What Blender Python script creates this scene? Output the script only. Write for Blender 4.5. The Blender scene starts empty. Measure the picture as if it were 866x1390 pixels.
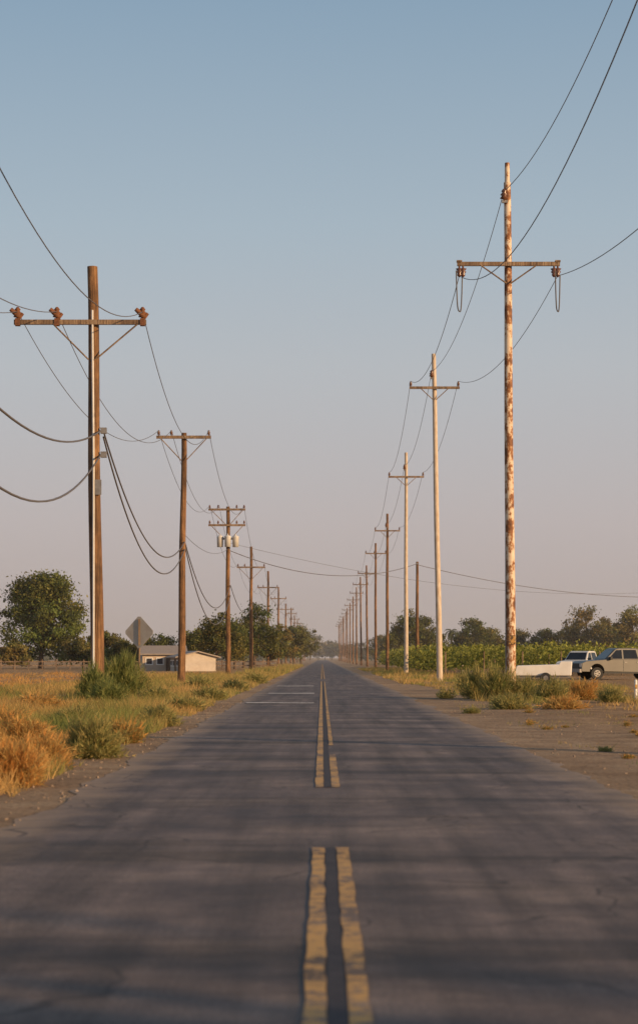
import bpy, bmesh, math, random
import numpy as np
from mathutils import Vector, Matrix, noise
random.seed(7); rng=np.random.default_rng(7)
F=2600.0; H=1.4; HY=893.0; VX=437.0
scn=bpy.context.scene
scn.view_settings.view_transform='Standard'; scn.view_settings.look='None'; scn.view_settings.exposure=0

# ------------------------------------------------------------------ materials
def new_mat(name):
    m=bpy.data.materials.new(name); m.use_nodes=True
    nt=m.node_tree; nt.nodes.clear()
    o=nt.nodes.new('ShaderNodeOutputMaterial'); b=nt.nodes.new('ShaderNodeBsdfPrincipled')
    nt.links.new(b.outputs[0],o.inputs[0]); b.inputs['Roughness'].default_value=.8
    return m,nt,b,o
def N(nt,t,**k):
    n=nt.nodes.new(t)
    for a,v in k.items(): setattr(n,a,v)
    return n
def ramp(nt,fac,stops,interp='LINEAR'):
    r=N(nt,'ShaderNodeValToRGB'); r.color_ramp.interpolation=interp
    e=r.color_ramp.elements
    while len(e)<len(stops): e.new(.5)
    for i,(p,c) in enumerate(stops):
        e[i].position=p
        e[i].color=(c[0],c[1],c[2],1) if hasattr(c,'__len__') else (c,c,c,1)
    nt.links.new(fac,r.inputs[0]); return r.outputs[0]
def coords(nt,scale=(1,1,1),world=True):
    tc=N(nt,'ShaderNodeNewGeometry' if world else 'ShaderNodeTexCoord')
    mp=N(nt,'ShaderNodeMapping'); mp.inputs['Scale'].default_value=scale
    nt.links.new(tc.outputs['Position' if world else 'Object'],mp.inputs[0]); return mp.outputs[0]
def noi(nt,vec,scale,detail=5,rough=.6):
    n=N(nt,'ShaderNodeTexNoise'); n.inputs['Scale'].default_value=scale
    n.inputs['Detail'].default_value=detail; n.inputs['Roughness'].default_value=rough
    nt.links.new(vec,n.inputs['Vector']); return n.outputs['Fac']
def mixc(nt,f,a,b,mode='MIX'):
    m=N(nt,'ShaderNodeMix',data_type='RGBA',blend_type=mode)
    for s,v in ((0,f),(6,a),(7,b)):
        if isinstance(v,bpy.types.NodeSocket): nt.links.new(v,m.inputs[s])
        else: m.inputs[s].default_value=v if not hasattr(v,'__len__') else (v[0],v[1],v[2],1)
    return m.outputs[2]
def bump(nt,b,h,strength=.5,dist=.02):
    bp=N(nt,'ShaderNodeBump'); bp.inputs['Strength'].default_value=strength; bp.inputs['Distance'].default_value=dist
    nt.links.new(h,bp.inputs['Height']); nt.links.new(bp.outputs[0],b.inputs['Normal'])
def simple(name,c1,c2=None,scale=3,rough=.7,metal=0,stretch=(1,1,1),bmp=0):
    m,nt,b,o=new_mat(name); v=coords(nt,stretch,False); n=noi(nt,v,scale)
    c2=c2 or tuple(x*.7 for x in c1)
    nt.links.new(ramp(nt,n,[(.3,c1),(.7,c2)]),b.inputs['Base Color'])
    b.inputs['Roughness'].default_value=rough; b.inputs['Metallic'].default_value=metal
    if bmp: bump(nt,b,n,bmp,.02)
    return m
def wood_mat(name,ca,cb,cc):
    m,nt,b,o=new_mat(name)
    v=coords(nt,(9,9,.35),False); n=noi(nt,v,2.2,8,.7)
    c=ramp(nt,n,[(.32,cc),(.47,ca),(.6,cb),(.75,ca)])
    v2=coords(nt,(1,1,.5),False); n2=noi(nt,v2,1.6,5)
    c=mixc(nt,ramp(nt,n2,[(.4,0),(.66,.85)]),c,cc)
    nt.links.new(c,b.inputs['Base Color']); b.inputs['Roughness'].default_value=.85
    bump(nt,b,n,1.0,.05); return m
M_wood=wood_mat('weathered_wood',(.20,.10,.042),(.36,.19,.085),(.045,.024,.014))
M_arm=wood_mat('crossarm_wood',(.24,.155,.095),(.36,.26,.17),(.08,.045,.028))
def painted_pole():
    m,nt,b,o=new_mat('peeling_painted_steel')
    v=coords(nt,(3.5,3.5,1.1),False); n=noi(nt,v,1.5,9,.75)
    v2=coords(nt,(1,1,.8),False); n2=noi(nt,v2,3.1,8,.75)
    mx=N(nt,'ShaderNodeMath',operation='MULTIPLY_ADD'); mx.inputs[1].default_value=.5
    nt.links.new(n,mx.inputs[0]); h=N(nt,'ShaderNodeMath',operation='MULTIPLY'); h.inputs[1].default_value=.5
    nt.links.new(n2,h.inputs[0]); nt.links.new(h.outputs[0],mx.inputs[2])
    c=ramp(nt,mx.outputs[0],[(.38,(.70,.60,.49)),(.49,(.62,.48,.34)),(.505,(.34,.14,.045)),(.545,(.20,.08,.03)),(.62,(.08,.035,.02))])
    nt.links.new(c,b.inputs['Base Color']); b.inputs['Roughness'].default_value=.7
    bump(nt,b,mx.outputs[0],.5,.03); return m
M_paint=painted_pole()
M_paint2=simple('faded_painted_steel',(.62,.53,.43),(.44,.32,.21),2.8,.7,0,(3,3,.9))
M_rust=simple('rusty_iron',(.22,.085,.035),(.10,.04,.02),14,.8)
M_steel=simple('galvanised_steel',(.32,.31,.30),(.2,.18,.17),6,.5,.5)
M_porc=simple('brown_porcelain',(.16,.07,.04),(.10,.045,.03),8,.3)
M_grey=simple('grey_transformer_paint',(.62,.6,.57),(.5,.48,.45),3,.5)
M_wire=simple('weathered_cable',(.13,.115,.11),(.09,.08,.08),3,.6)
M_white=simple('white_enamel_paint',(.78,.76,.73),(.66,.62,.57),1.5,.45)
def foliage(name,tr=.3):
    m,nt,b,o=new_mat(name); at=N(nt,'ShaderNodeAttribute',attribute_name='Col')
    nt.links.new(at.outputs['Color'],b.inputs['Base Color']); b.inputs['Roughness'].default_value=.75
    b.inputs['Specular IOR Level'].default_value=.25
    t=N(nt,'ShaderNodeBsdfTranslucent'); nt.links.new(at.outputs['Color'],t.inputs[0])
    mx=N(nt,'ShaderNodeMixShader'); mx.inputs[0].default_value=tr
    nt.links.new(b.outputs[0],mx.inputs[1]); nt.links.new(t.outputs[0],mx.inputs[2]); nt.links.new(mx.outputs[0],o.inputs[0])
    return m
M_leaf=foliage('leaf_foliage',.35); M_grass=foliage('dry_grass_blades',.4)
M_bark=simple('tree_bark',(.14,.095,.065),(.07,.045,.03),4,.9,0,(3,3,.6))

def ground_mat():
    m,nt,b,o=new_mat('sandy_dirt')
    v=coords(nt); big=noi(nt,v,.12,5); mid=noi(nt,v,1.1,7,.65); fine=noi(nt,v,14,6,.7)
    c=ramp(nt,mid,[(.3,(.28,.19,.12)),(.5,(.43,.30,.195)),(.72,(.53,.40,.27))])
    c=mixc(nt,ramp(nt,big,[(.42,0),(.62,.5)]),c,(.25,.16,.095))
    sx=N(nt,'ShaderNodeSeparateXYZ'); nt.links.new(v,sx.inputs[0])
    ax=N(nt,'ShaderNodeMath',operation='ABSOLUTE'); nt.links.new(sx.outputs[0],ax.inputs[0])
    mr=N(nt,'ShaderNodeMapRange'); mr.inputs[1].default_value=4.2; mr.inputs[2].default_value=9; nt.links.new(ax.outputs[0],mr.inputs[0])
    fld=ramp(nt,mid,[(.35,(.25,.15,.08)),(.65,(.54,.34,.17))])
    c=mixc(nt,mr.outputs[0],c,fld)
    sp=ramp(nt,fine,[(.36,.5),(.5,1),(.68,1.15)])
    c=mixc(nt,1.0,c,sp,'MULTIPLY')
    nt.links.new(c,b.inputs['Base Color']); b.inputs['Roughness'].default_value=.95
    b.inputs['Specular IOR Level'].default_value=.15
    ad=N(nt,'ShaderNodeMath',operation='ADD'); nt.links.new(mid,ad.inputs[0]); nt.links.new(fine,ad.inputs[1])
    bump(nt,b,ad.outputs[0],1.0,.09); return m
M_ground=ground_mat()
def asphalt_color(nt,v):
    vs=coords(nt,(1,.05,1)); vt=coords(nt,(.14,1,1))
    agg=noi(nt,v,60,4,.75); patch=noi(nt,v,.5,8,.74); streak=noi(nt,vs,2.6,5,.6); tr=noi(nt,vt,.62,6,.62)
    c=ramp(nt,patch,[(.36,(.075,.055,.050)),(.5,(.135,.102,.090)),(.64,(.215,.165,.14))])
    c=mixc(nt,1.0,c,ramp(nt,streak,[(.32,.6),(.52,1.0),(.7,1.35)]),'MULTIPLY')
    c=mixc(nt,1.0,c,ramp(nt,tr,[(.38,.5),(.5,1.0),(.62,1.15)]),'MULTIPLY')  # dark cross bands: tar repairs plus shadows across the road put into the colour
    c=mixc(nt,1.0,c,ramp(nt,agg,[(.32,.5),(.5,1.0),(.68,1.7)]),'MULTIPLY')
    return c,agg,patch
def asphalt_mat():
    m,nt,b,o=new_mat('worn_asphalt')
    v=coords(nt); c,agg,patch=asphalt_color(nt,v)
    sx=N(nt,'ShaderNodeSeparateXYZ'); nt.links.new(v,sx.inputs[0])
    sub=N(nt,'ShaderNodeMath',operation='SUBTRACT'); sub.inputs[1].default_value=.25; nt.links.new(sx.outputs[0],sub.inputs[0])
    ax=N(nt,'ShaderNodeMath',operation='ABSOLUTE'); nt.links.new(sub.outputs[0],ax.inputs[0])
    e=N(nt,'ShaderNodeMath',operation='MULTIPLY_ADD'); e.inputs[1].default_value=1.5; nt.links.new(patch,e.inputs[0]); nt.links.new(ax.outputs[0],e.inputs[2])
    mr=N(nt,'ShaderNodeMapRange'); mr.inputs[1].default_value=3.0; mr.inputs[2].default_value=3.75; mr.inputs[4].default_value=.9; nt.links.new(e.outputs[0],mr.inputs[0])
    c=mixc(nt,mr.outputs[0],c,(.36,.255,.17))
    dv=N(nt,'ShaderNodeVectorMath',operation='ADD'); nn=N(nt,'ShaderNodeTexNoise'); nn.inputs['Scale'].default_value=1.3
    nt.links.new(v,nn.inputs['Vector']); nt.links.new(nn.outputs['Color'],dv.inputs[0]); nt.links.new(v,dv.inputs[1])
    vo=N(nt,'ShaderNodeTexVoronoi',feature='DISTANCE_TO_EDGE'); vo.inputs['Scale'].default_value=.5; nt.links.new(dv.outputs[0],vo.inputs['Vector'])
    cf=mixc(nt,1.0,ramp(nt,vo.outputs['Distance'],[(0,.75),(.005,.6),(.012,0)]),ramp(nt,patch,[(.42,0),(.52,1)]),'MULTIPLY')
    c=mixc(nt,cf,c,(.04,.032,.03))
    nt.links.new(c,b.inputs['Base Color'])
    nt.links.new(ramp(nt,patch,[(.3,.6),(.7,.78)]),b.inputs['Roughness'])
    b.inputs['Specular IOR Level'].default_value=.33
    bump(nt,b,agg,.8,.014); return m
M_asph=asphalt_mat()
def paint_mat(name,col,wear,band=.1):
    m,nt,b,o=new_mat(name); v=coords(nt); n=noi(nt,v,9,8,.75); n2=noi(nt,v,.9,3)
    mm=N(nt,'ShaderNodeMath',operation='MULTIPLY_ADD'); mm.inputs[1].default_value=.6; nt.links.new(n2,mm.inputs[0]); nt.links.new(n,mm.inputs[2])
    f=ramp(nt,mm.outputs[0],[(wear-band,0),(wear,.3),(wear+.05,.9)])
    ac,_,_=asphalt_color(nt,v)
    c=mixc(nt,f,col,ac)
    nt.links.new(c,b.inputs['Base Color']); b.inputs['Roughness'].default_value=.7; b.inputs['Specular IOR Level'].default_value=.3; return m
M_yel=paint_mat('worn_yellow_paint',(.60,.33,.10),.82)
M_wht=paint_mat('worn_white_paint',(.56,.49,.43),.80)
M_tar=simple('dark_sealant',(.045,.042,.05),(.075,.066,.07),8,.85)
M_tar.node_tree.nodes['Principled BSDF'].inputs['Specular IOR Level'].default_value=.2

# ------------------------------------------------------------------ builders
class MB:
    def __init__(s): s.v=[]; s.f=[]; s.m=[]; s.sm=[]
    def add(s,vs,fs,mat,smooth=False):
        o=len(s.v); s.v+= [tuple(p) for p in vs]
        for f in fs: s.f.append([i+o for i in f]); s.m.append(mat); s.sm.append(smooth)
    def cyl(s,p0,p1,r0,r1,n=14,mat=0,caps=True,rings=1,wob=0):
        p0=Vector(p0);p1=Vector(p1);d=(p1-p0).normalized()
        a=d.orthogonal().normalized();b=d.cross(a); vs=[];fs=[]
        for k in range(rings+1):
            t=k/rings; c=p0.lerp(p1,t); r=r0+(r1-r0)*t
            off=Vector((math.sin(t*9+p0.x),math.cos(t*7),0))*wob if 0<k<rings else Vector((0,0,0))
            for i in range(n):
                q=2*math.pi*i/n; vs.append(c+off+(a*math.cos(q)+b*math.sin(q))*r)
        for k in range(rings):
            for i in range(n):
                j=(i+1)%n; fs.append([k*n+i,k*n+j,(k+1)*n+j,(k+1)*n+i])
        s.add(vs,fs,mat,True)
        if caps:
            s.add(vs[:n],[list(range(n))[::-1]],mat); s.add(vs[-n:],[list(range(n))],mat)
    def box(s,c,size,mat=0,rz=0,R=None):
        c=Vector(c); R=R or Matrix.Rotation(rz,3,'Z'); vs=[]
        for x in(-.5,.5):
            for y in(-.5,.5):
                for z in(-.5,.5): vs.append(c+R@Vector((x*size[0],y*size[1],z*size[2])))
        s.add(vs,[[0,1,3,2],[4,6,7,5],[0,4,5,1],[2,3,7,6],[0,2,6,4],[1,5,7,3]],mat)
    def tube(s,pts,r,mat=0,n=6):
        for a,b in zip(pts[:-1],pts[1:]): s.cyl(a,b,r,r,n,mat,False)
    def lathe(s,base,axis,prof,n=12,mat=0):
        base=Vector(base);d=Vector(axis).normalized();a=d.orthogonal().normalized();b=d.cross(a);vs=[];fs=[]
        for h,r in prof:
            for i in range(n):
                q=2*math.pi*i/n; vs.append(base+d*h+(a*math.cos(q)+b*math.sin(q))*r)
        for k in range(len(prof)-1):
            for i in range(n):
                j=(i+1)%n; fs.append([k*n+i,k*n+j,(k+1)*n+j,(k+1)*n+i])
        s.add(vs,fs,mat,True)
    def prism(s,prof,y0,y1,mat=0,top_inset=None):
        n=len(prof); vs=[(x,y0,z) for x,z in prof]+[(x,y1,z) for x,z in prof]
        if top_inset:
            zb,zt,ins=top_inset
            g=lambda z: ins*max(0,min(1,(z-zb)/(zt-zb)))
            vs=[(x,y0+g(z),z) for x,z in prof]+[(x,y1-g(z),z) for x,z in prof]
        s.add(vs,[list(range(n)),list(range(n,2*n))[::-1]]+[[i,i+n,(i+1)%n+n,(i+1)%n] for i in range(n)],mat)
    def obj(s,name,mats,loc=(0,0,0),parent=None,bevel=0):
        me=bpy.data.meshes.new(name); me.from_pydata(s.v,[],s.f)
        for m in mats: me.materials.append(m)
        me.polygons.foreach_set('material_index',s.m); me.polygons.foreach_set('use_smooth',s.sm)
        bm=bmesh.new(); bm.from_mesh(me); bmesh.ops.recalc_face_normals(bm,faces=bm.faces); bm.to_mesh(me); bm.free()
        ob=bpy.data.objects.new(name,me); scn.collection.objects.link(ob); ob.location=loc
        if parent: ob.parent=parent
        if bevel:
            bv=ob.modifiers.new('bevel','BEVEL'); bv.width=bevel; bv.segments=2; bv.limit_method='ANGLE'
        return ob
def np_obj(name,V,nper,C,mat,parent=None,loc=(0,0,0)):
    me=bpy.data.meshes.new(name); nv=len(V); nf=nv//nper
    me.vertices.add(nv); me.vertices.foreach_set('co',V.astype(np.float32).ravel())
    me.loops.add(nv); me.loops.foreach_set('vertex_index',np.arange(nv,dtype=np.int32))
    me.polygons.add(nf); me.polygons.foreach_set('loop_start',np.arange(0,nv,nper,dtype=np.int32))
    me.update(calc_edges=True)
    ca=me.color_attributes.new('Col','FLOAT_COLOR','POINT')
    cc=np.ones((nv,4),np.float32); cc[:,:3]=np.repeat(C,nper,axis=0); ca.data.foreach_set('color',cc.ravel())
    me.materials.append(mat)
    ob=bpy.data.objects.new(name,me); scn.collection.objects.link(ob); ob.location=loc
    if parent: ob.parent=parent
    return ob
def leaf_geo(P,size):
    n=len(P); a=rng.normal(size=(n,3)); a/=np.linalg.norm(a,axis=1)[:,None]
    b=rng.normal(size=(n,3)); b-= (b*a).sum(1)[:,None]*a; b/=np.linalg.norm(b,axis=1)[:,None]
    s=(size*rng.uniform(.6,1.35,n))[:,None]
    return np.stack([P-a*s,P-b*s*.5,P+a*s,P+b*s*.5],1).reshape(-1,3)
def blade_geo(P,h,w,lean):
    n=len(P); q=rng.uniform(0,2*np.pi,n); d=np.stack([np.cos(q),np.sin(q),0*q],1)
    w=np.broadcast_to(w,(n,)); h=np.broadcast_to(h,(n,))
    tip=P+lean; tip[:,2]+=h
    return np.stack([P-d*w[:,None]*.5,P+d*w[:,None]*.5,tip],1).reshape(-1,3)
def empty(name,loc=(0,0,0)):
    e=bpy.data.objects.new(name,None); scn.collection.objects.link(e); e.location=loc; e.empty_display_size=.3; return e

# ------------------------------------------------------------------ ground + road
def gz(x,y):
    a=max(0,min(1,(abs(x-.25)-3.0)/2.5))
    fy=max(0,1-max(0,y-150)/200) if y>150 else 1
    return a*fy*(.07*noise.noise(Vector((x*.35,y*.12,0)))+.03*noise.noise(Vector((x*1.5,y*.8,4))))
xs=sorted(set([-3500,-1500,-600,-250,-120,-70,-45,-30,30,45,70,120,250,600,1500,3500]+[round(v,2) for v in np.arange(-22,22.1,.4)]))
ys=sorted(set([-400,-150,-60,-30,-15,-5]+[round(v,2) for v in np.arange(0,60,.5)]+[round(v,2) for v in np.arange(60,150,1.5)]+[160,175,200,250,330,500,900,1800,4000,7000]))
vs=[(x,y,gz(x,y)) for y in ys for x in xs]; nx=len(xs)
fs=[[j*nx+i,j*nx+i+1,(j+1)*nx+i+1,(j+1)*nx+i] for j in range(len(ys)-1) for i in range(nx-1)]
g=MB(); g.add(vs,fs,0,True); g.obj('ground',[M_ground])
XL,XR=-2.6,3.12
ry=list(np.arange(-20,60,.25))+list(np.arange(60,200,1.0))+list(np.arange(200,700,10))+[1000,1050]
vs=[];fs=[]
for y in ry:
    k=1 if y<200 else 0
    l=XL+k*(.2*noise.noise(Vector((0,y*.35,1)))+.14*noise.noise(Vector((3,y*1.7,1))))
    r=XR+k*(.26*noise.noise(Vector((9,y*.3,1)))+.16*noise.noise(Vector((5,y*1.6,1))))
    for t in (0,.12,.3,.5,.7,.88,1):
        vs.append((l+(r-l)*t,y,.006+.012*(1-(2*t-1)**2)))
n=7
fs=[[j*n+i,j*n+i+1,(j+1)*n+i+1,(j+1)*n+i] for j in range(len(ry)-1) for i in range(n-1)]
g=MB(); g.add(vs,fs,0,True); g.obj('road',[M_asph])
ZM=.024
def strip(mb,x0,x1,y0,y1,mat=0,wob=.007):
    steps=max(2,int((y1-y0)/.25)); vs=[];fs=[]
    for k in range(steps+1):
        y=y0+(y1-y0)*k/steps
        vs+=[(x0+wob*noise.noise(Vector((x0*50,y*2.5,0)))*2,y,ZM),(x1+wob*noise.noise(Vector((x1*50,y*2.5,0)))*2,y,ZM)]
    for k in range(steps): fs.append([2*k,2*k+1,2*k+3,2*k+2])
    mb.add(vs,fs,mat)
g=MB(); cx=.06
for (a,b) in ((-6,14.05),(20.6,112),(125,420)):
    strip(g,cx-.13,cx-.042,a,b,0); strip(g,cx-.037,cx+.037,a,b,1,0)
    strip(g,cx+.044,cx+.135,a,b if a!=20.6 else 27.5,0)
strip(g,cx+.05,cx+.115,30.5,112,0)
g.obj('centre_line_marking',[M_yel,M_tar])
g=MB()
for y0,y1,x0,x1 in ((58.6,60.1,-2.35,-.25),(73.9,76.2,-2.1,-.3),(93,96,-2.2,-.4)):
    g.add([(x0,y0,ZM-.003),(x1,y0,ZM-.003),(x1,y1,ZM-.003),(x0,y1,ZM-.003)],[[0,1,2,3]],0)
g.obj('road_marking',[M_wht])

# ------------------------------------------------------------------ poles
RX=7.2; LX=-7.5
def insulator(mb,p,up=1,mat=2,s=1):
    mb.lathe(p,(0,0,up),[(0,.03*s),(.06*s,.03*s),(.08*s,.11*s),(.14*s,.06*s),(.17*s,.1*s),(.23*s,.05*s),(.26*s,.075*s),(.32*s,.03*s),(.33*s,.001)],10,mat)
def brace(mb,cx,x,zarm,zp,y=-.2,rp=.13):
    mb.cyl((cx+x,y,zarm),(cx+(rp if x>0 else -rp)*.6,y,zp),.028,.028,6,1,False)
def right_pole(i,Y,top,arm,half,kind,lean=0):
    mb=MB(); r0=.2 if i<2 else .19; r1=.13
    mb.cyl((0,0,-.3),(lean,0,top-.75 if i==1 else top),r0,r1,20,0,True,12,.012)
    if i==1: mb.cyl((lean,0,top-.78),(lean,0,top),.1,.09,14,0)
    lx=lean*arm/top
    if arm:
        mb.box((lx,-.22,arm),(half*2,.12,.15),1); brace(mb,lx,half*.55,arm-.05,arm-.75,-.27); brace(mb,lx,-half*.55,arm-.05,arm-.75,-.27)
        mb.cyl((lx,-.3,arm),(lx,.2,arm),.02,.02,6,3)
        for sx in (-1,1):
            x=lx+sx*(half-.08)
            if i<=1:
                for dx in (0,.14 if sx<0 else -.14):
                    insulator(mb,(x+dx,-.22,arm-.08),-1,2,1.3)
                pts=[]
                for k in range(15):
                    t=k/14*2-1; pts.append((x+t*.15,-.22+t*.5,arm-.35-1.45*(1-t**4)))
                mb.tube(pts,.024,5)
                mb.box((x,-.22,arm+.1),(.2,.2,.06),1)
            else: insulator(mb,(x,-.22,arm+.07),1,2,1)
        insulator(mb,(lean-.13,-.12,top-1.5),1,2,1.5)
        mb.box((lean-.1,-.1,top-1.5),(.22,.12,.1),3)
    if i==1:
        mb.box((.02,-.2,2.1),(.26,.03,.35),4); mb.cyl((-.19,-.06,0),(-.15+lean*.4,-.06,7),.025,.025,6,3,False)
    shaft={0:M_paint,1:M_paint2,2:M_wood}[kind]
    return mb.obj('utility_pole',[shaft,M_arm,M_porc,M_steel,M_yel,M_wire],(RX,Y,0))
Rp=[(0,27,20,13.5,1.95,0,0),(1,73,20.3,16.4,1.95,0,-.14),(2,117,20.0,17.9,1.53,1,-.38),(3,164,19.0,16.9,1.52,1,0),(4,211,17.3,15.4,1.4,2,0),(5,257,16.8,15.4,1.4,2,0)]
y=304;i=6
while y<860:
    Rp.append((i,y,16.2-.1*(i-6)+random.uniform(-.35,.35),14.8,1.4,2,random.uniform(-.2,.2))); y+=46.5; i+=1
for p in Rp: right_pole(*p)
def left_pole(i,Y,top,arm,hl,hr,lean=0,double=False,trans=False):
    mb=MB(); r0=.235 if i<=1 else .21; r1=.17 if i<=1 else .14
    mb.cyl((0,0,-.3),(lean,0,top),r0,r1,20,0,True,14,.02)
    lx=lean*arm/top
    arms=[arm,arm-1.25] if double else [arm]
    for a in arms:
        c=lx+(hr-hl)/2
        mb.box((c,-.24,a),(hl+hr,.12,.16),1)
        brace(mb,lx,hr*.85,a-.06,a-1.25,-.3,.2); brace(mb,lx,-hl*(.5 if hl>2 else .85),a-.06,a-1.25,-.3,.2)
        for x in ([-hl+.12,-hl*.45,hr-.12] if not trans else [-hl+.1,-hl*.5,hr*.5,hr-.1]):
            if i<=1:
                insulator(mb,(lx+x,-.24,a+.07),1,4,1.35)
                mb.cyl((lx+x-.22,-.34,a+.42),(lx+x+.1,-.2,a+.14),.07,.1,8,4)
                mb.cyl((lx+x+.16,-.2,a+.3),(lx+x+.02,-.24,a+.1),.06,.06,8,4)
                mb.box((lx+x,-.24,a),(.16,.2,.24),4)
            else: insulator(mb,(lx+x,-.24,a+.08),1,2,.9)
    if trans:
        for x in (-.62,.0,.62):
            yy=-.55 if x==0 else -.3
            mb.lathe((lx+x,yy,arms[-1]-1.75),(0,0,1),[(0,.001),(0,.24),(.75,.26),(.8,.28),(.86,.24),(.95,.05),(1.05,.04),(1.05,.001)],14,5)
        mb.box((lx,-.28,arms[-1]-1.1),(1.3,.1,.12),3)
    if i==1:
        mb.tube([(-.14,-.27,13),(-.14,-.25,arm-.3),(-.1,-.26,8),(-.1,-.29,.0)],.04,5,8)
        mb.box((.22,-.1,9.0),(.2,.14,.2),3); mb.box((.22,-.1,8.2),(.2,.14,.2),3)
        mb.box((.05,-.25,7.1),(.22,.06,.5),3)
    return mb.obj('utility_pole',[M_wood,M_arm,M_porc,M_steel,M_rust,M_grey],(LX,Y,0))
Lp=[(0,24,13.2,11.2,2.6,1.8,0),(1,64,14.5,12.6,2.6,1.8,-.17),(2,102,13.4,13.15,1.45,1.45,.16),(3,153,13.5,13.25,1.55,1.4,0,True,True),
    (4,203,13.2,11.0,1.5,1.5,0),(5,267,13.5,11.2,1.5,1.4,0),(6,330,13.6,11.6,1.4,1.4,0),(7,396,12.6,11.4,1.9,1.7,0),(8,460,13.4,12,1.4,1.4,.1)]
y=522;i=9
while y<860: Lp.append((i,y,13.2+random.uniform(-.4,.4),11.9,1.4,1.4,0)); y+=62; i+=1
for p in Lp: left_pole(*p)
mb=MB(); mb.cyl((0,0,-.3),(0,0,11),.19,.13,16,0,True,8,.01); mb.box((0,-.16,10.8),(.3,.1,.12),1); mb.obj('utility_pole',[M_wood,M_steel],(9.5,191,0))
mb=MB(); mb.cyl((0,0,-.3),(0,0,10),.19,.13,16,0,True,8,.01); mb.box((0,-.16,9.4),(.3,.1,.12),1); mb.obj('utility_pole',[M_wood,M_steel],(45,215,0))

# ------------------------------------------------------------------ wires
cu=bpy.data.curves.new('power_lines','CURVE'); cu.dimensions='3D'; cu.bevel_depth=.014; cu.bevel_resolution=1; cu.materials.append(M_wire)
cu2=bpy.data.curves.new('telephone_cable','CURVE'); cu2.dimensions='3D'; cu2.bevel_depth=.03; cu2.bevel_resolution=1; cu2.materials.append(M_wire)
def wire(a,b,sag,c=cu):
    n=28; s=c.splines.new('POLY'); s.points.add(n)
    for k in range(n+1):
        t=k/n; s.points[k].co=(a[0]+(b[0]-a[0])*t,a[1]+(b[1]-a[1])*t,a[2]+(b[2]-a[2])*t-4*sag*t*(1-t),1)
def rpts(p):
    i,Y,top,arm,half,kind,lean=p; lx=RX+lean*arm/top; dz=-.45 if i<=1 else .4
    return [(lx-half+.08,Y-.2,arm+dz),(RX+lean-.13,Y-.1,top-1.1),(lx+half-.08,Y-.2,arm+dz)]
for a,b in zip(Rp[:-1],Rp[1:]):
    A,B=rpts(a),rpts(b)
    for k in range(3):
        sag=[2.1,1.75,1.2][k] if a[0]==0 else 1.3
        wire(A[k],B[k],sag)
def lpts(p):
    i,Y,top,arm,hl,hr=p[:6]; lean=p[6]; lx=LX+lean*arm/top
    return [(lx-hl+.12,Y-.24,arm+.35),(lx-hl*.45,Y-.24,arm+.35),(lx+hr-.12,Y-.24,arm+.35)]
for a,b in zip(Lp[:-1],Lp[1:]):
    A,B=lpts(a),lpts(b)
    for k in range(3): wire(A[k],B[k],([1.7,1.6,2.0] if a[0]==0 else [2.0,2.1,2.2])[k])
wire((LX+.2,24,9.4),(LX+.1,64,9.0),2.1,cu2); wire((LX+.2,24,8.8),(LX+.1,64,8.2),3.2,cu2)
wire((LX+.2,64,9.0),(LX+.2,102,7.6),2.2,cu2); wire((LX+.2,64,8.8),(LX+.2,102,7.2),2.7,cu2)
wire((LX+.2,102,7.6),(LX+.2,153,7.2),2.6,cu2); wire((LX+.2,102,7.4),(LX+.2,153,6.4),3.2,cu2)
for a,b in zip(Lp[3:9],Lp[4:10]): wire((LX+.2,a[1],7.2),(LX+.2,b[1],7.2),1.6,cu2)
wire((LX+.1,153,10.0),(9.5,191,10.8),1.6,cu2); wire((9.5,191,10.7),(45,215,8.4),1.3,cu2)
wire((LX+.1,153,10.6),(45,215,9.6),2.3,cu)
wire((LX,102,8.2),(LX+.1,153,10.2),.8,cu)
for nme,c in (('power_lines',cu),('telephone_cable',cu2)):
    o=bpy.data.objects.new(nme,c); scn.collection.objects.link(o)

# ------------------------------------------------------------------ trees
def tree(name,loc,h,w,col,nclump=80,nleaf=9000,ls=.22,trunk=.18,lobes=None,var=.45):
    e=empty(name,loc); mb=MB(); tr=h*.022
    mb.cyl((0,0,-.2),(0.02*h,0,h*.35),tr*1.25,tr*.8,10,0,False,4,.05); mb.cyl((.02*h,0,h*.34),(0,0.02*h,h*.8),tr*.8,tr*.15,8,0,False,4,.12)
    lobes=lobes or [(0,0,.6,.5,.38),(-.22,.05,.5,.3,.26),(.24,-.05,.48,.3,.26),(.05,.0,.8,.28,.19)]
    C=[]
    for k in range(nclump):
        lx,ly,lz,lr,lh=lobes[random.randrange(len(lobes))]
        d=Vector((random.gauss(0,1),random.gauss(0,1),random.gauss(0,1))).normalized()*random.uniform(.45,1.08)
        C.append((w*(lx+d.x*lr),w*(ly+d.y*lr),max(h*trunk,h*(lz+d.z*lh))))
    for k in range(0,nclump,4):
        c=Vector(C[k]); z0=min(c.z*.7,h*random.uniform(.2,.6)); mb.cyl((0.01*h,0,z0),c,tr*.4,tr*.06,6,0,False)
    mb.obj('trunk',[M_bark],parent=e)
    C=np.array(C); per=nleaf//nclump; rad=rng.uniform(.03,.09,nclump)*w
    idx=np.repeat(np.arange(nclump),per); P=C[idx]+rng.normal(size=(len(idx),3))*rad[idx][:,None]*np.array([1,1,.7])
    P[:,2]=np.maximum(P[:,2],.1)
    cv=1+rng.uniform(-var,var,nclump); cc=np.array(col)[None]*cv[idx][:,None]*rng.uniform(.7,1.3,(len(idx),1))
    cc[:,0]*=rng.uniform(.85,1.3,nclump)[idx]
    np_obj('crown',leaf_geo(P,ls),4,cc,M_leaf,parent=e); return e
def at(px,base,Y): return ((px-VX)*Y/F,Y,0)
G1=(.115,.125,.032); G2=(.14,.14,.04); G3=(.19,.165,.05)
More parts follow.
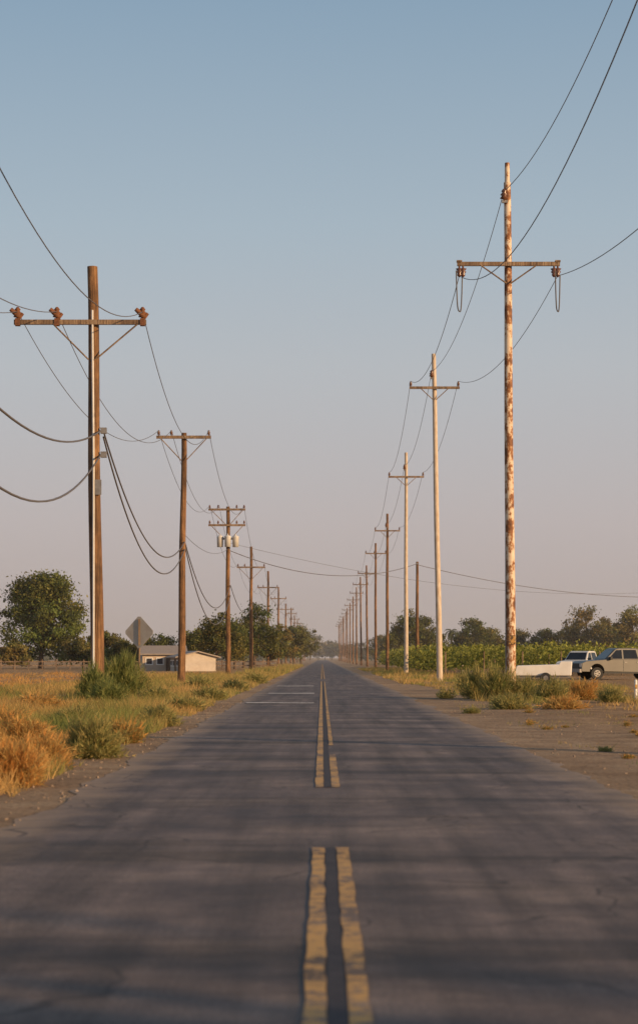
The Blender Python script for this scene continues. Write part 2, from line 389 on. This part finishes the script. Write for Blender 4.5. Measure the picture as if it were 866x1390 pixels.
tree('cottonwood_tree',at(55,0,250),12.8,11.2,(.14,.155,.038),170,32000,.2,.06,[(0,0,.5,.46,.36),(-.2,0,.4,.3,.3),(.22,0,.42,.31,.3),(.08,0,.78,.25,.19),(-.12,0,.74,.2,.16)],.55)
for px,Y,h,w,c in ((18,235,3.0,3.6,G3),(112,240,4.0,4.5,G2),(140,245,4.8,5,G2),(165,236,3.4,4.5,G1),(212,262,4.4,6,G1),
                   (292,225,6.4,7.0,G2),(270,232,4.8,5.0,G1),(318,240,5.6,4.5,G1),(345,255,8.4,7.0,G1),(330,268,7.6,6,G2),(366,262,5.0,4,G2),
                   (382,300,6.2,5,G3),(398,330,7,6,G2),(408,400,8,7,G2)):
    tree('shade_tree',at(px,0,Y),h,w,c,70,6000,.17,.08)
for px,Y,h,w,c in ((553,345,9.5,8,G1),(575,350,8.5,7,G1),(640,360,8.6,8,G1),(660,372,7.4,7,G2),(738,380,7.4,7,G1),(700,385,6.8,8,G2),
                   (795,370,11.2,9.5,G3),(818,380,9,7,G3),(770,378,7.5,6,G2),(858,360,11,7.5,G3),(842,375,8,6,G2),(535,420,7,6,G2),(518,520,7.6,8,G2),(480,800,8,12,(.13,.13,.08))):  # last tree is far off, distance haze mixed into its leaf colour
    tree('orchard_tree',at(px,0,Y),h,w,c,70,6500,.22,.1)
for px,Y,h,w in ((421,1080,14,15),(432,1120,10,14),(441,1100,8.5,12),(450,1130,11,14),(462,1090,9,14),(411,1060,10,13)):
    tree('shade_tree',at(px,0,Y),h,w,(.13,.13,.07),40,2600,.6,.05)  # leaf colour greyed to suggest far haze
def palm(loc,h):
    e=empty('palm_tree',loc); mb=MB(); mb.cyl((0,0,0),(.1,0,h),.2,.15,8,0,True,6,.05); mb.obj('trunk',[M_bark],parent=e)
    V=[];C=[]
    for k in range(34):
        q=random.uniform(0,6.28); el=random.uniform(-.6,1.2); L=1.9; prev=Vector((.1,0,h))
        for s_ in range(7):
            d=Vector((math.cos(q)*math.cos(el),math.sin(q)*math.cos(el),math.sin(el))); p=prev+d*L/7
            sd=Vector((-math.sin(q),math.cos(q),-.5))*.3
            V+=[prev,prev+sd,p]; V+=[prev,p,prev-Vector((sd.x,sd.y,.15))]
            C+=[(.10,.115,.045)]*2; prev=p; el-=.28
    np_obj('crown',np.array([tuple(v) for v in V]),3,np.array(C),M_leaf,parent=e)
palm(at(612,0,400),6.8); palm(at(620,0,420),6.6)
# open-crowned trees outside the frame on the right: their long dappled shadows cross the near road
for x,y,h,w in ((20,-9,6.5,6),(33,-13,8,8),(46,-17,11,10),(36,-5,7.6,6)):
    tree('shade_tree',(x,y,0),h,w,G1,42,1500,.3,.1)
P=[];CC=[]
for k in range(520):
    s=random.choice((-1,1)); Y=random.uniform(620,950); X=s*random.uniform(12,330)
    h=random.uniform(2.5,6) if s<0 else random.uniform(4,9); w=random.uniform(5,11); n_=80
    d=rng.normal(size=(n_,3)); d/=np.linalg.norm(d,axis=1)[:,None]; d*=rng.uniform(.5,1,(n_,1))
    P.append(np.array([X,Y,h*.5])+d*np.array([w*.5,w*.5,h*.5])); CC.append(np.array([[.14,.145,.085]])*rng.uniform(.6,1.3,(n_,1)))  # greyer leaf colour carries distance haze
np_obj('distant_trees',leaf_geo(np.concatenate(P),.75),4,np.concatenate(CC),M_leaf)

# vineyard
P=[];CC=[]
for r in range(24):
    X0=9.6+3.0*r; y0=max(150,X0*5.4); y1=y0+(150 if r<5 else 70)
    n_=int((y1-y0)*48)
    yy=rng.uniform(y0,y1,n_); nz=np.array([noise.noise(Vector((r*3.1,v*.45,0))) for v in yy])
    nz2=np.array([noise.noise(Vector((r*3.1,v*1.6,5))) for v in yy])
    hh=2.2+.9*nz+.9*nz2; t=rng.uniform(0,1,n_)**.7
    zz=.35+(hh-.35)*t; xx=X0+rng.normal(0,.42,n_)*(1.1-.4*t)
    P.append(np.stack([xx,yy,zz],1)); CC.append(np.array([[.20,.205,.045]])*(1+.8*nz2[:,None])*rng.uniform(.65,1.35,(n_,1)))
np_obj('vineyard',leaf_geo(np.concatenate(P),.16),4,np.concatenate(CC),M_leaf)
mb=MB()
for r in range(10):
    for k in range(10):
        X0=9.6+3.0*r; y=max(150,X0*5.4)-1.0+k*8; mb.cyl((X0,y,0),(X0,y,1.7 if k else 1.9),.06,.05,6,0)
mb.obj('vineyard_posts',[M_arm])

# ------------------------------------------------------------------ grasses
BP=[];BC=[]
def field(n,xr,yr,hr,cols,w=.014,thr=-.1,lean=.5,bias=1.0):
    x=rng.uniform(*xr,n); y=yr[0]+(yr[1]-yr[0])*rng.uniform(0,1,n)**bias
    d=np.array([noise.noise(Vector((a*.55,b*.28,2)))+.5*noise.noise(Vector((a*1.9,b*1.2,7))) for a,b in zip(x,y)])
    k=d>thr; x=x[k];y=y[k];d=d[k]; n=len(x)
    z=np.array([gz(a,b) for a,b in zip(x,y)])
    h=rng.uniform(*hr,n)*np.clip(.45+1.4*(d-thr),.3,1.5)
    P=np.stack([x,y,z-.01],1); ln=rng.normal(size=(n,3))*h[:,None]*lean; ln[:,2]=0
    BP.append(blade_geo(P,h,w*rng.uniform(.7,1.5,n),ln))
    cn=np.array([noise.noise(Vector((a*.3,b*.13,9))) for a,b in zip(x,y)])+rng.normal(0,.16,n)
    t=np.clip(.5+cn*1.3,0,1)[:,None]
    BC.append((np.array(cols[0])*(1-t)+np.array(cols[1])*t)*rng.uniform(.7,1.3,(n,1)))
GR=(.23,.25,.07); DR=(.55,.35,.13); OR=(.62,.30,.08)
field(80000,(-10,-3.15),(16,60),(.10,.30),(GR,DR),.013,thr=-.25,bias=1.2)
field(60000,(-14,-3.2),(45,150),(.15,.38),(GR,DR),.022,thr=-.25)
field(22000,(-8,-3.3),(17,34),(.15,.38),(OR,DR),.013,thr=-.3)
field(26000,(-26,-9),(45,170),(.1,.35),(OR,DR),.03,thr=.0)
field(9000,(3.9,9),(25,70),(.04,.14),(GR,DR),.014,thr=.3)
field(34000,(5.0,14),(52,110),(.1,.4),(GR,DR),.022,thr=.05)
field(26000,(4.3,11),(100,240),(.12,.4),(GR,DR),.035,thr=-.05)
field(12000,(-7,-3.1),(150,330),(.15,.5),(GR,DR),.05,thr=-.3)
np_obj('roadside_grass',np.concatenate(BP),3,np.concatenate(BC),M_grass)
def bush(x,y,r,h,n,c1,c2,w=.016,name='tumbleweed_bush'):
    z0=gz(x,y); q=rng.uniform(0,2*np.pi,n); el=np.arccos(rng.uniform(0,1,n)**.8)
    dirv=np.stack([np.cos(q)*np.sin(el),np.sin(q)*np.sin(el),np.cos(el)],1)
    lump=np.array([1+.75*noise.noise(Vector((a*2.6+x,b*2.6+y,c*2.6))) for a,b,c in dirv])
    s0=rng.uniform(0.05,.88,n)*lump; s1=s0+rng.uniform(.06,.22,n)
    sc=np.array([r,r,h]); A=dirv*s0[:,None]*sc; B=dirv*s1[:,None]*sc+rng.normal(0,.09,(n,3))*r
    B[:,2]+=.05*h
    A[:,2]=np.maximum(A[:,2],-.02)
    wv=rng.normal(size=(n,3)); wv/=np.linalg.norm(wv,axis=1)[:,None]; wv*=w*.5
    V=np.stack([A-wv,A+wv,B],1).reshape(-1,3)
    t=np.clip(rng.normal(.4,.28,n)+.4*(lump-1),0,1)[:,None]
    C=(np.array(c1)*(1-t)+np.array(c2)*t)*rng.uniform(.7,1.3,(n,1))
    np_obj(name,V,3,C,M_grass,loc=(x,y,z0))
SG=(.22,.24,.085); SY=(.46,.35,.13); SO=(.62,.29,.08); GG=(.15,.19,.06); GY=(.28,.27,.09)
def pb(px,py,wpx,hpx,n,c1,c2,w=.018):
    Y=F*H/(py-HY); s=F/Y; bush((px-VX)/s,Y,wpx/2/s,hpx/s,int(n*1.25),c1,c2,w*1.1)
pb(160,948,74,58,8500,GG,GY,.03); pb(126,953,44,50,4500,GG,GY,.028); pb(184,944,50,40,4000,GG,SY,.03); pb(146,956,60,34,4000,GG,GY,.026)
pb(125,1028,95,52,9000,SG,SY,.016); pb(60,1040,90,44,6000,SY,SO,.016); pb(15,1066,100,66,8000,SO,SY,.014); pb(168,1008,60,32,4500,SG,SO,.018)
pb(35,1010,90,36,6000,SY,SO,.018); pb(215,985,60,26,4500,SG,SY,.02); pb(100,985,80,26,4500,SG,SY,.022); pb(50,962,80,20,3500,SY,SO,.026)
pb(250,965,55,20,3500,SG,SY,.026); pb(285,950,50,18,3000,SG,SY,.03); pb(215,955,60,22,3500,GG,SY,.03); pb(318,938,44,16,2500,SG,SY,.035); pb(345,928,40,14,2200,SG,SY,.04)
pb(270,935,50,18,2500,SG,SY,.035); pb(10,985,70,26,3500,SY,SO,.022)
pb(648,948,48,40,5000,SG,SY,.028); pb(676,950,56,44,6000,GG,SY,.028); pb(710,950,60,32,4500,SG,SY,.026); pb(748,952,60,28,4500,SG,SY,.026)
pb(790,950,50,28,4000,SY,SO,.026); pb(828,954,44,20,3000,SG,SY,.026); pb(690,962,60,20,3000,SG,SY,.024); pb(635,938,36,26,3000,SG,SY,.03)
pb(640,968,28,10,1200,SG,SY,.022); pb(765,962,70,16,3000,SY,SO,.024); pb(605,948,30,12,1200,SG,SY,.028); pb(822,1018,24,7,900,SG,SY,.015)
for k in range(30):
    py=random.uniform(955,1075); px=VX+random.uniform(4.2,8.5)*(py-HY)/H
    if px<900: pb(px,py,random.uniform(8,26),random.uniform(3,8),350,SG,SO,.016)

mb=MB()
for k in range(1100):
    x=random.choice((random.uniform(-3.6,-2.5),random.uniform(2.9,7.5))); y=random.uniform(10,60); s=random.uniform(.008,.032)
    z=gz(x,y); R=Matrix.Rotation(random.uniform(0,3),3,Vector((random.random(),random.random(),1)).normalized())
    mb.box((x,y,z+s*.25),(s,s*random.uniform(.6,1),s*.6),0,R=R)
mb.obj('gravel',[simple('pebble_stone',(.34,.25,.18),(.2,.15,.11),30)])

# ------------------------------------------------------------------ sign (seen from the back)
mb=MB(); Ys=88; s=F/Ys; X0=(189-VX)/s
mb.cyl((0,.04,-.2),(0,.04,2.35),.045,.045,8,1)
zc=H+(HY-858)/s; a=.56; R=Matrix.Rotation(math.radians(-24),3,'Z')@Matrix.Rotation(math.radians(45),3,'Y')
vs=[];c=.1
pts=[(-a+c,-a),(a-c,-a),(a,-a+c),(a,a-c),(a-c,a),(-a+c,a),(-a,a-c),(-a,-a+c)]
for yy in (-.0,.02):
    for (x,z) in pts: vs.append(Vector((0,-.02,zc))+R@Vector((x,yy,z)))
mb.add(vs,[list(range(8)),list(range(8,16))[::-1]]+[[i,(i+1)%8,(i+1)%8+8,i+8] for i in range(8)],0)
mb.box((0,-.04,zc),(.07,.05,1.2),1)
mb.cyl((0,-.09,zc+.25),(0,-.03,zc+.25),.02,.02,6,2); mb.cyl((0,-.09,zc-.25),(0,-.03,zc-.25),.02,.02,6,2)
mb.obj('traffic_sign',[simple('bare_aluminium',(.46,.42,.36),(.36,.31,.26),2,.5,.2),M_arm,M_steel],(X0,Ys,0))

# ------------------------------------------------------------------ house
def house(loc,W,D,hw,hr,rz,wall,name='farm_house'):
    e=empty(name,loc); e.rotation_euler[2]=rz
    m=MB(); m.add([(-W/2,-D/2,0),(W/2,-D/2,0),(W/2,D/2,0),(-W/2,D/2,0),(-W/2,-D/2,hw),(W/2,-D/2,hw),(W/2,D/2,hw),(-W/2,D/2,hw),(-W/2,0,hr-.05),(W/2,0,hr-.05)],
        [[0,1,5,4],[2,3,7,6],[1,2,6,9,5],[3,0,4,8,7]],0); m.obj('walls',[wall],parent=e)
    m=MB()
    for sy in (-1,1):
        y0=sy*(D/2+.45); z0=hw-(hr-hw)*.45/(D/2)
        q=[(-W/2-.4,y0,z0),(W/2+.4,y0,z0),(W/2+.4,0,hr),(-W/2-.4,0,hr)]
        m.add(q+[(x,y,z+.12) for x,y,z in q],[[0,1,2,3],[4,5,6,7],[0,1,5,4],[1,2,6,5],[3,0,4,7]],0)
    m.obj('roof',[simple('roof_shingle',(.34,.28,.24),(.26,.21,.17),5)],parent=e)
    m=MB(); fr=MB()
    zc_=hw*.56; hh_=hw*.32
    for x in (-W*.34,-W*.08,W*.36):
        m.box((x,-D/2-.02,zc_),(.6,.04,hh_),0); fr.box((x,-D/2-.015,zc_+hh_/2+.05),(.8,.06,.1),0); fr.box((x,-D/2-.015,zc_-hh_/2-.05),(.8,.06,.1),0)
        for q in (-.35,.35): fr.box((x+q,-D/2-.015,zc_),(.1,.06,hh_),0)
    m.obj('windows',[simple('window_glass',(.05,.05,.06),(.03,.03,.04),2,.1)],parent=e); fr.obj('window_frames',[M_white],parent=e)
    m=MB(); m.box((W*.14,-D/2-.03,hw*.42),(.7,.06,hw*.84),0); m.obj('door',[M_arm],parent=e)
    return e
Mw=simple('beige_stucco',(.52,.42,.33),(.44,.34,.26),1.2,.9)
house(at(220,0,205),4.4,5,1.85,2.6,math.radians(8),Mw)
house(at(262,0,200),3.2,4,1.5,2.0,math.radians(-70),simple('tan_siding',(.56,.49,.42),(.46,.39,.32),2,.8),'shed')
mb=MB()
for k in range(24): mb.box((k*1.6,0,.55),(.1,.1,1.3),0,rz=random.uniform(-.1,.1))
for z in (.5,.95): mb.box((18.4,-.07,z),(37,.04,.12),0)
mb.obj('wooden_fence',[M_arm],(-42,222,0))

# ------------------------------------------------------------------ vehicles
def pickup(name,loc,rz,col,metal=.5,sc=1.0):
    e=empty(name,loc); e.rotation_euler[2]=rz; e.scale=(sc,sc,sc)
    pm,nt,b,o=new_mat('car_paint'); n=noi(nt,coords(nt,world=False),2.0); nt.links.new(ramp(nt,n,[(.3,col),(.8,tuple(c*.85 for c in col))]),b.inputs['Base Color'])
    b.inputs['Metallic'].default_value=metal; b.inputs['Roughness'].default_value=.42
    black=simple('black_plastic',(.03,.03,.03),(.02,.02,.02),3,.6); glass=simple('tinted_glass',(.02,.022,.025),(.012,.012,.014),2,.08)
    def arch(cx,r,z0): return [(cx+r*math.cos(q),z0+r*math.sin(q)) for q in np.linspace(math.pi,0,9)]
    prof=[(-2.85,.5),(-2.3-.02,.48)]+arch(-1.85,.47,.5)+[(1.2,.45)]+arch(1.7,.47,.5)+[(2.75,.55),(2.8,1.28),(1.05,1.3),(1.0,1.22),(-1.3,1.22),(-2.55,1.12),(-2.82,1.0)]
    m=MB(); m.prism(prof,-.95,.95,0); m.obj('body',[pm],parent=e,bevel=.04)
    m=MB(); cab=[(-1.35,1.2),(-.6,1.86),(-.4,1.92),(.75,1.92),(.9,1.86),(1.04,1.2)]
    m.prism(cab,-.9,.9,0,(1.2,1.92,.17)); m.obj('cab',[pm],parent=e,bevel=.04)
    m=MB()
    g=lambda z: .17*max(0,(z-1.2)/.72)
    for sy in (-1,1):
        for poly in ([(-1.08,1.27),(-.55,1.79),(-.2,1.81),(-.2,1.27)],[(-.1,1.27),(-.1,1.81),(.72,1.81),(.84,1.27)]):
            m.add([(x,sy*(.91-g(z)),z) for x,z in poly],[[0,1,2,3]],0)
    m.add([(-1.29,-.8,1.27),(-1.29,.8,1.27),(-.68,.68,1.81),(-.68,-.68,1.81)],[[0,1,2,3]],0)
    m.add([(1.045,-.75,1.3),(1.045,.75,1.3),(.925,.65,1.8),(.925,-.65,1.8)],[[0,1,2,3]],0)
    m.obj('windows',[glass],parent=e)
    m=MB(); m.box((1.95,0,1.305),(1.6,1.6,.02),0); m.box((-2.86,0,.84),(.06,1.1,.3),0); m.box((-2.9,0,.55),(.14,1.86,.2),1); m.box((2.86,0,.58),(.14,1.8,.18),1)
    for sy in (-1,1):
        m.box((-1.0,sy*1.05,1.3),(.12,.22,.2),0); m.box((-.15,sy*.953,.85),(.015,.01,.66),0); m.box((-.0,sy*.965,1.05),(.18,.03,.035),1); m.box((.8,sy*.965,1.05),(.18,.03,.035),1)
        m.box((-.2,sy*.9,.42),(2.4,.1,.1),0)
    m.obj('trim',[black,M_steel],parent=e)
    m=MB()
    for sy in (-1,1): m.box((-2.8,sy*.74,.88),(.12,.34,.2),0); m.box((2.79,sy*.86,1.0),(.05,.14,.4),1)
    m.obj('lights',[simple('lamp_lens',(.5,.5,.48),(.4,.4,.4),2,.2),simple('tail_lamp',(.35,.02,.02),(.25,.01,.01),2,.3)],parent=e)
    m=MB()
    for cx_ in (-1.85,1.7):
        for sy in (-1,1):
            m.cyl((cx_,sy*.72,.38),(cx_,sy*.96,.38),.38,.38,22,0); m.cyl((cx_,sy*.95,.38),(cx_,sy*.975,.38),.23,.2,14,1)
            for k in range(5):
                q=k*2*math.pi/5; m.box((cx_+.12*math.cos(q),sy*.98,.38+.12*math.sin(q)),(.07,.02,.07),0)
    m.obj('wheels',[simple('tyre_rubber',(.025,.025,.025),(.03,.028,.026),6,.8),M_steel],parent=e)
    return e
pickup('pickup_truck',at(841,0,124),math.radians(14),(.15,.14,.125),.3,1.06)
pickup('pickup_truck',at(790,0,146),math.radians(60),(.62,.6,.57),0)

e=empty('box_trailer',at(738,0,106)); e.rotation_euler[2]=math.radians(-6)
m=MB(); m.prism([(-1.6,.42),(1.5,.42),(1.55,1.22),(.9,1.22),(.8,1.05),(-1.45,.98),(-1.62,.85)],-.75,.75,0); m.obj('shell',[M_white],parent=e,bevel=.05)
m=MB()
for y_ in (-.82,.82): m.cyl((.1,y_-.09,.3),(.1,y_+.09,.3),.3,.3,18,1); m.cyl((.1,y_-.1,.3),(.1,y_+.1,.3),.14,.14,12,0)
m.box((-2.1,0,.42),(1.2,.08,.08),0); m.box((0,0,.36),(3.0,1.2,.08),0); m.cyl((-2.5,0,0),(-2.5,0,.5),.03,.03,8,0)
m.obj('chassis',[M_steel,simple('tyre_black',(.03,.03,.03))],parent=e)
for px,py,h in ((863,950,.65),(648,915,.8),(628,913,.8)):
    Y=F*H/(py-HY); m=MB(); m.cyl((0,0,-.1),(0,0,h),.06,.055,10,0); m.cyl((0,0,h),(0,0,h+.04),.055,.02,10,0); m.box((0,-.06,h-.2),(.07,.01,.14),1); m.obj('marker_post',[M_white,M_yel],((px-VX)*Y/F,Y,0))

# ------------------------------------------------------------------ light haze in the valley air
hz=bpy.data.materials.new('haze_air'); hz.use_nodes=True; nt=hz.node_tree; nt.nodes.clear()
o=N(nt,'ShaderNodeOutputMaterial'); vsn=N(nt,'ShaderNodeVolumeScatter'); vsn.inputs['Density'].default_value=.00035; vsn.inputs['Anisotropy'].default_value=.1
vsn.inputs['Color'].default_value=(.95,.9,.9,1); nt.links.new(vsn.outputs[0],o.inputs['Volume'])
mb=MB(); mb.box((0,1100,22),(900,1900,43.5),0); mb.obj('haze',[hz])

# ------------------------------------------------------------------ light
az=Vector((.82,-.57)); el=math.radians(12)
sd=Vector((az.x*math.cos(el),az.y*math.cos(el),math.sin(el))).normalized()
L=bpy.data.lights.new('sun','SUN'); L.energy=5.0; L.angle=math.radians(.6); L.color=(1,.66,.35)
lo=bpy.data.objects.new('sun',L); scn.collection.objects.link(lo); lo.rotation_euler=(-sd).to_track_quat('-Z','Y').to_euler(); lo.location=(30,-20,30)
w=bpy.data.worlds.new('World'); scn.world=w; w.use_nodes=True; nt=w.node_tree; nt.nodes.clear()
out=N(nt,'ShaderNodeOutputWorld'); sky=N(nt,'ShaderNodeTexSky',sky_type='NISHITA'); sky.sun_disc=False
sky.sun_elevation=el; sky.sun_rotation=math.atan2(az.x,az.y); sky.dust_density=3; sky.ozone_density=1.5
b1=N(nt,'ShaderNodeBackground'); b1.inputs[1].default_value=.1; nt.links.new(sky.outputs[0],b1.inputs[0])
tc=N(nt,'ShaderNodeTexCoord'); sp=N(nt,'ShaderNodeSeparateXYZ'); nt.links.new(tc.outputs['Generated'],sp.inputs[0])
c=ramp(nt,sp.outputs[2],[(0,(.51,.425,.415)),(.07,(.545,.485,.49)),(.15,(.51,.53,.56)),(.22,(.42,.505,.575)),(.325,(.28,.395,.51)),(1,(.14,.18,.26))])
b2=N(nt,'ShaderNodeBackground'); nt.links.new(c,b2.inputs[0])
mx=N(nt,'ShaderNodeMixShader'); mx.inputs[0].default_value=.85
nt.links.new(b1.outputs[0],mx.inputs[1]); nt.links.new(b2.outputs[0],mx.inputs[2]); nt.links.new(mx.outputs[0],out.inputs[0])

# ------------------------------------------------------------------ camera
cd=bpy.data.cameras.new('camera'); co=bpy.data.objects.new('camera',cd); scn.collection.objects.link(co)
co.location=(0,0,H+.018); co.rotation_euler=(math.radians(90),0,0)
cd.sensor_fit='HORIZONTAL'; cd.sensor_width=24; cd.lens=F/866*24; cd.shift_y=(HY-695)/866; cd.shift_x=-(VX-433)/866
cd.clip_end=12000; cd.clip_start=.1
cd.dof.use_dof=True; cd.dof.focus_distance=78; cd.dof.aperture_fstop=2.8
scn.camera=co
